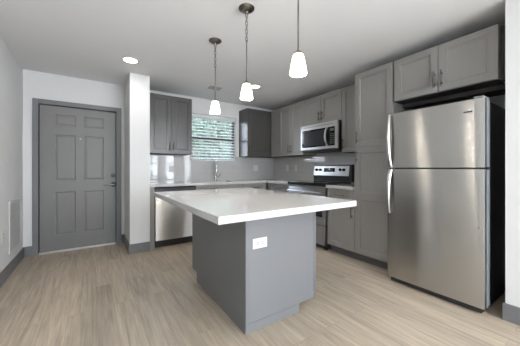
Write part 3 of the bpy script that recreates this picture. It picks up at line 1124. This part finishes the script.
slab(bm, 0.006, rw - .042, 1.032, 1.192, 0.0005, 0.007)
pn = build('control_panel', bm, M['steel_plain'], bg, bevel=0.002)
bm = bmesh.new()
slab(bm, 0.238, 0.462, 1.095, 1.160, 0.0075, 0.0095)
ds = build('display', bm, M['black_glass'], pn)
bm = bmesh.new()
for x in (-.125, -.10, -.075, .005, .035):
    for z in (1.108, 1.128, 1.148):
        slab(bm, rw / 2 + x - .006, rw / 2 + x + .006, z - .003, z + .003, 0.0097, 0.0102)
slab(bm, rw / 2 - .055, rw / 2 - .015, 1.122, 1.150, 0.0097, 0.0102)
build('button_print', bm, M['display'], ds)
for x in (0.075, 0.155, 0.565, 0.640):
    bm = bmesh.new()
    lathe(bm, [(0.023, 0), (0.022, -0.012), (0.017, -0.022), (0.0, -0.023)], 20, axis='Y')
    box(bm, -0.004, 0.004, -0.030, -0.020, -0.018, 0.018)
    build('knob', bm, M['black'], pn, loc=(x, face_y(1.13) - 0.0078, 1.13))

# ------------------------------------------------------------------ microwave
mw = thing('microwave', 'stainless over-the-range microwave with black glass window', 'microwave', (2.93, 3.117, 1.435), -math.pi / 2)
mw_w, mw_h = 0.772, 0.420
boxes('housing', [(0, mw_w, 0.035, 0.393, 0.0, mw_h)], M['black'], mw, bevel=0.003)
mf = boxes('door', [(0.0, mw_w, 0.0, 0.034, 0.012, mw_h)], M['steel_plain'], mw, bevel=0.006)
boxes('glass_front', [(0.035, 0.720, -0.0035, -0.0005, 0.055, 0.335)], M['black_glass'], mf, bevel=0.001)
boxes('window', [(0.085, 0.515, -0.0055, -0.0037, 0.080, 0.310)], simple('smoked_glass', (0.035, 0.037, 0.042), 0.12, noise=0.05), mf)
boxes('vent_slots', [(0.08 + k * .062, 0.13 + k * .062, -0.0012, -0.0003, 0.378, 0.384) for k in range(10)], M['grey_slot'], mf)
kp = []
for r in range(6):
    for c in range(3):
        kp.append((0.640 + c * .024, 0.654 + c * .024, -0.0048, -0.0037, 0.085 + r * .028, 0.095 + r * .028))
boxes('keypad', kp, simple('keypad_print', (0.16, 0.165, 0.17), 0.5, noise=0.05), mf)
boxes('clock_display', [(0.640, 0.702, -0.0048, -0.0037, 0.275, 0.305)], M['side_grey'], mf)
bm = bmesh.new()
pts = []
for k in range(13):
    t = k / 12
    pts.append((0.588, -0.010 - 0.052 * math.sin(math.pi * t) ** 0.8, 0.052 + t * 0.286))
tube(bm, pts, [0.012] + [0.014] * 11 + [0.012], 14)
build('handle', bm, M['steel_plain'], mf)
boxes('bottom_grille', [(0.02, mw_w - .02, 0.02, 0.36, -0.018, -0.001)], M['black_matte'], mw, bevel=0.004)

# ------------------------------------------------------------------ refrigerator
FY1, FY0 = 1.384, 0.620
fwid = FY1 - FY0
fr = thing('refrigerator', 'stainless top-freezer refrigerator with black sides', 'refrigerator', (2.506, FY1, 0), -math.pi / 2)
boxes('cabinet_body', [(0.006, fwid - .006, 0.128, 0.780, 0.035, 1.690)], M['black'], fr, bevel=0.006)
boxes('kick_grille', [(0.015, fwid - .03, 0.040, 0.127, 0.006, 0.0505)], M['black_matte'], fr)
for x in (0.05, fwid - .09):
    boxes('foot', [(x, x + .04, 0.13, 0.17, 0.0, 0.034)], M['black_matte'], fr)


def fridge_door(name, z0, z1):
    """slightly crowned steel front with rounded upright edges, object origin at the door centre"""
    bm = bmesh.new()
    w = fwid / 2
    pr = [(-w, 0.028), (-w, 0.006), (-w + .002, 0.002), (-w + .006, 0.001)]
    for k in range(1, 12):
        t = -1 + 2 * k / 12
        pr.append((t * (w - .006), 0.001 - 0.0008 * (1 - t * t)))
    pr += [(w - .006, 0.001), (w - .002, 0.002), (w, 0.006), (w, 0.028)]
    A = [bm.verts.new((x, y, z0)) for x, y in pr]
    B = [bm.verts.new((x, y, z1)) for x, y in pr]
    for k in range(len(pr) - 1):
        f = bm.faces.new((A[k], A[k + 1], B[k + 1], B[k]))
        f.smooth = True
    bm.faces.new((A[-1], A[0], B[0], B[-1]))
    bm.faces.new(A[::-1])
    bm.faces.new(B)
    o = build(name, bm, M['steel_fridge'], fr, loc=(fwid / 2, 0, 0))
    return o


fz = fridge_door('freezer_door', 1.158, 1.700)
fd = fridge_door('fridge_door', 0.058, 1.144)
for o_, za, zb in ((fz, 1.162, 1.697), (fd, 0.062, 1.140)):
    boxes('door_gasket', [(-fwid / 2 + .006, fwid / 2 - .006, 0.0285, 0.0445, za, zb)], M['black_matte'], o_)
    boxes('door_edge', [(-fwid / 2 + .001, fwid / 2 - .001, 0.045, 0.124, za, zb)], M['side_grey'], o_)


def fridge_handle(parent, z0, z1, join_top):
    """tapered blade handle bowed away from the door; joins the door at the far end"""
    bm = bmesh.new()
    n = 14
    rings = []
    for k in range(n + 1):
        t = k / n
        z = z0 + (z1 - z0) * t
        u = t if join_top else 1 - t          # u=1 at the end away from the split between doors
        out = 0.050 * math.sin(math.pi * min(1, (1 - u) * 0.9 + 0.1)) ** 0.7 + 0.004
        wd = 0.011 + 0.010 * (1 - u) if True else 0
        x = 0.030
        y = -out
        rings.append([bm.verts.new(p) for p in ((x - wd, y + .010, z), (x - wd * .6, y - .004, z), (x + wd * .6, y - .004, z), (x + wd, y + .010, z), (x, y + .016, z))])
    for A, B in zip(rings, rings[1:]):
        for k in range(5):
            f = bm.faces.new((A[k], A[(k + 1) % 5], B[(k + 1) % 5], B[k]))
            f.smooth = True
    bm.faces.new(rings[0][::-1])
    bm.faces.new(rings[-1])
    return build('handle', bm, M['steel_plain'], parent, loc=(-fwid / 2, 0, 0))


fridge_handle(fz, 1.166, 1.690, True)
fridge_handle(fd, 0.700, 1.138, False)
hc = boxes('hinge_cap', [(fwid - .075, fwid - .01, 0.012, 0.16, 1.7005, 1.720)], M['side_grey'], fr, bevel=0.004)
boxes('logo_badge', [(-.028, .028, -0.0022, -0.0002, -0.006, 0.006)], M['badge'], fz, bevel=0.001, loc=(fwid / 2 - .105, 0.0, 1.605))
bm = bmesh.new()
lathe(bm, [(0.010, 0), (0.009, -0.004), (0.0, -0.005)], 16, axis='Y')
build('lock_button', bm, M['steel_plain'], fd, loc=(fwid / 2 - .036, 0.0, 0.69))


# ------------------------------------------------------------------ ceiling things
def make_pendant(y, label, drop):
    t = thing('pendant_lamp', label, 'pendant lamp', (1.03, y, H), 0, 'pendant lamps over the island')
    bm = bmesh.new()
    lathe(bm, [(0.063, -0.0005), (0.064, -0.006), (0.055, -0.016), (0.034, -0.026), (0.012, -0.031), (0.008, -0.045), (0.0, -0.046)], 32)
    build('ceiling_canopy', bm, M['nickel'], t)
    ztop = -0.608 + drop      # top of the glass, relative to the ceiling
    zrod = -0.285
    bm = bmesh.new()
    z = -0.040
    k = 0
    L = 0.040
    while z - L > zrod - .004:
        pts = []
        for a in range(14):
            th = 2 * math.pi * a / 14
            px, pz = 0.0095 * math.cos(th), (L / 2) * math.sin(th)
            pts.append((px, 0, z - L / 2 + pz) if k % 2 == 0 else (0, px, z - L / 2 + pz))
        tube(bm, pts, 0.0030, 6, closed=True)
        z -= L - 0.008
        k += 1
    build('chain', bm, M['nickel'], t)
    bm = bmesh.new()
    tube(bm, [(0, 0, z + .004), (0, 0, ztop + 0.02)], 0.0050, 10)
    build('rod', bm, M['nickel'], t)
    bm = bmesh.new()
    lathe(bm, [(0.0, ztop + .022), (0.010, ztop + .021), (0.020, ztop + .014), (0.027, ztop + .008), (0.029, ztop + .001), (0.0, ztop + 0.0005)], 28)
    build('shade_cap', bm, M['nickel'], t)
    bm = bmesh.new()
    hgt = 0.122
    pf = [(0.018, 0.0), (0.028, -0.003), (0.0335, -0.012), (0.037, -0.030), (0.042, -0.055), (0.047, -0.082), (0.0505, -0.106), (0.052, -hgt),
          (0.049, -hgt), (0.0475, -0.104), (0.041, -0.065), (0.035, -0.035), (0.028, -0.014), (0.0, -0.006)]
    lathe(bm, [(r, hgt + z_) for r, z_ in pf], 36)
    build('lamp_shade', bm, M['shade'], t, loc=(0, 0, ztop - hgt))
    ld = bpy.data.lights.new('bulb_light', 'POINT')
    ld.energy = 7
    ld.color = (1.0, 0.93, 0.84)
    ld.shadow_soft_size = 0.03
    lo = bpy.data.objects.new('bulb_light', ld)
    COL.objects.link(lo)
    lo.parent = t
    lo.location = (0, 0, ztop - hgt + 0.03)
    return t


make_pendant(1.115, 'nickel pendant lamp hanging nearest the viewer, largest of the three', 0.008)
make_pendant(1.720, 'middle nickel pendant lamp of the three over the island', 0.0)
make_pendant(2.335, 'nickel pendant lamp hanging farthest back, in front of the window', 0.0)


def downlight(x, y, label):
    t = thing('recessed_light', label, 'ceiling light', (x, y, H), 0, 'recessed ceiling lights')
    bm = bmesh.new()
    lathe(bm, [(0.072, -0.0005), (0.092, -0.0005), (0.092, -0.004), (0.074, -0.008), (0.072, -0.006), (0.072, -0.0005)], 36, caps=False)
    build('trim_ring', bm, M['white_plastic'], t)
    bm = bmesh.new()
    lathe(bm, [(0.0, -0.0005), (0.0715, -0.0005), (0.0715, -0.0045), (0.0, -0.0045)], 36)
    build('lens', bm, M['lens'], t)
    ld = bpy.data.lights.new('downlight_beam', 'AREA')
    ld.shape = 'DISK'
    ld.size = 0.14
    ld.energy = 2.4
    ld.color = (1.0, 0.985, 0.96)
    lo = bpy.data.objects.new('downlight_beam', ld)
    COL.objects.link(lo)
    lo.parent = t
    lo.location = (0, 0, -0.010)


downlight(0.379, 3.315, 'round recessed ceiling light near the entry door')
downlight(2.120, 3.290, 'round recessed ceiling light behind the middle pendant')

cv = thing('ceiling_vent', 'small grey ceiling air register behind the farthest pendant', 'vent', (1.63, 3.71, H))
boxes('vent_frame', [(-.10, .10, -.075, -.060, -0.006, -0.0005), (-.10, .10, .060, .075, -0.006, -0.0005), (-.10, -.085, -.060, .060, -0.006, -0.0005),
                     (.085, .10, -.060, .060, -0.006, -0.0005)], M['vent'], cv, bevel=0.001)
boxes('vent_blades', [(-.085, .085, -.057 + k * .0195, -.045 + k * .0195, -0.006, -0.001) for k in range(6)], M['vent'], cv)
boxes('vent_backing', [(-.085, .085, -.060, .060, -0.0009, -0.0004)], M['side_grey'], cv)

# ------------------------------------------------------------------ outside the kitchen window
S_('ground', 'lawn outside the kitchen window', 'ground', [(-12, 22, YB + WT + 0.01, 40, -0.35, -0.12)], M['ground'])
rnd = random.Random(5)


def tree(x, y, h, r, label, mat, seed):
    rd = random.Random(seed)
    t = thing('tree', label, 'tree', (x, y, -0.12))
    bm = bmesh.new()
    tube(bm, [(0, 0, 0), (0.05, 0.02, h * .3), (-0.03, 0.04, h * .55), (0.05, 0, h * .8)], [0.16, 0.13, 0.09, 0.03], 10)
    for k in range(7):
        a = rd.uniform(0, 2 * math.pi)
        z = h * rd.uniform(.3, .65)
        tube(bm, [(0, 0, z), (r * .4 * math.cos(a), r * .4 * math.sin(a), z + h * .1), (r * .75 * math.cos(a), r * .75 * math.sin(a), z + h * .16)], [0.06, 0.04, 0.015], 6)
    build('trunk', bm, M['bark'], t)
    bm = bmesh.new()
    clumps = []
    for k in range(34):
        a = rd.uniform(0, 2 * math.pi)
        rr = r * math.sqrt(rd.random()) * .85
        clumps.append((rr * math.cos(a), rr * math.sin(a), h * rd.uniform(.32, .95)))
    for (cx, cy, cz) in clumps:
        for q in range(85):
            d = Vector((rd.gauss(0, 1), rd.gauss(0, 1), rd.gauss(0, .8)))
            p = Vector((cx, cy, cz)) + d * r * .16
            s = rd.uniform(.05, .11)
            e = Euler((rd.uniform(0, 6), rd.uniform(0, 6), rd.uniform(0, 6))).to_matrix()
            vs = [bm.verts.new(p + e @ Vector(c) * s) for c in ((-1, 0, 0), (0, -.5, .1), (1, 0, 0), (0, .5, .1))]
            bm.faces.new(vs)
    me = bpy.data.meshes.new('foliage')
    bm.to_mesh(me)
    bm.free()
    me.materials.append(mat)
    o = bpy.data.objects.new('foliage', me)
    COL.objects.link(o)
    o.parent = t
    return t


tree(2.9, 9.0, 4.2, 1.15, 'leafy green tree outside, at the left of the window view', M['leaf'], 1)
tree(4.8, 11.1, 4.6, 1.2, 'pale green tree outside, at the middle of the window view', M['leaf_b'], 2)
tree(6.4, 9.0, 4.4, 1.1, 'dark green tree outside, at the right of the window view', M['leaf'], 3)
# tall dense hedge added behind the trees to darken the gaps in the blind
hd = thing('hedge', 'tall dark hedge closing the view behind the trees outside the window', 'hedge', (6.2, 13.7, -0.12))
bm = bmesh.new()
NX, NZ = 60, 30
rd = random.Random(11)
sheets = []
for side in (-1, 1):
    sheets.append([[bm.verts.new((-5 + 10 * i / NX, side * (0.55 + .22 * rd.random() - .35 * (j / NZ) ** 3), 5.2 * j / NZ + (rd.uniform(-.1, .1) if j else 0)))
                    for i in range(NX + 1)] for j in range(NZ + 1)])
for g in sheets:
    for j in range(NZ):
        for i in range(NX):
            bm.faces.new((g[j][i], g[j][i + 1], g[j + 1][i + 1], g[j + 1][i]))
a, b = sheets
for i in range(NX):
    bm.faces.new((a[NZ][i], a[NZ][i + 1], b[NZ][i + 1], b[NZ][i]))
for j in range(NZ):
    for i in (0, NX):
        bm.faces.new((a[j][i], a[j + 1][i], b[j + 1][i], b[j][i]))
for q in range(5000):
    p = Vector((rd.uniform(-5, 5), rd.choice((-1, 1)) * rd.uniform(.5, .85), rd.uniform(.1, 5.2)))
    sc = rd.uniform(.05, .11)
    e = Euler((rd.uniform(0, 6), rd.uniform(0, 6), rd.uniform(0, 6))).to_matrix()
    bm.faces.new([bm.verts.new(p + e @ Vector(c) * sc) for c in ((-1, 0, 0), (0, -.5, .1), (1, 0, 0), (0, .5, .1))])
build('foliage', bm, M['leaf'], hd)
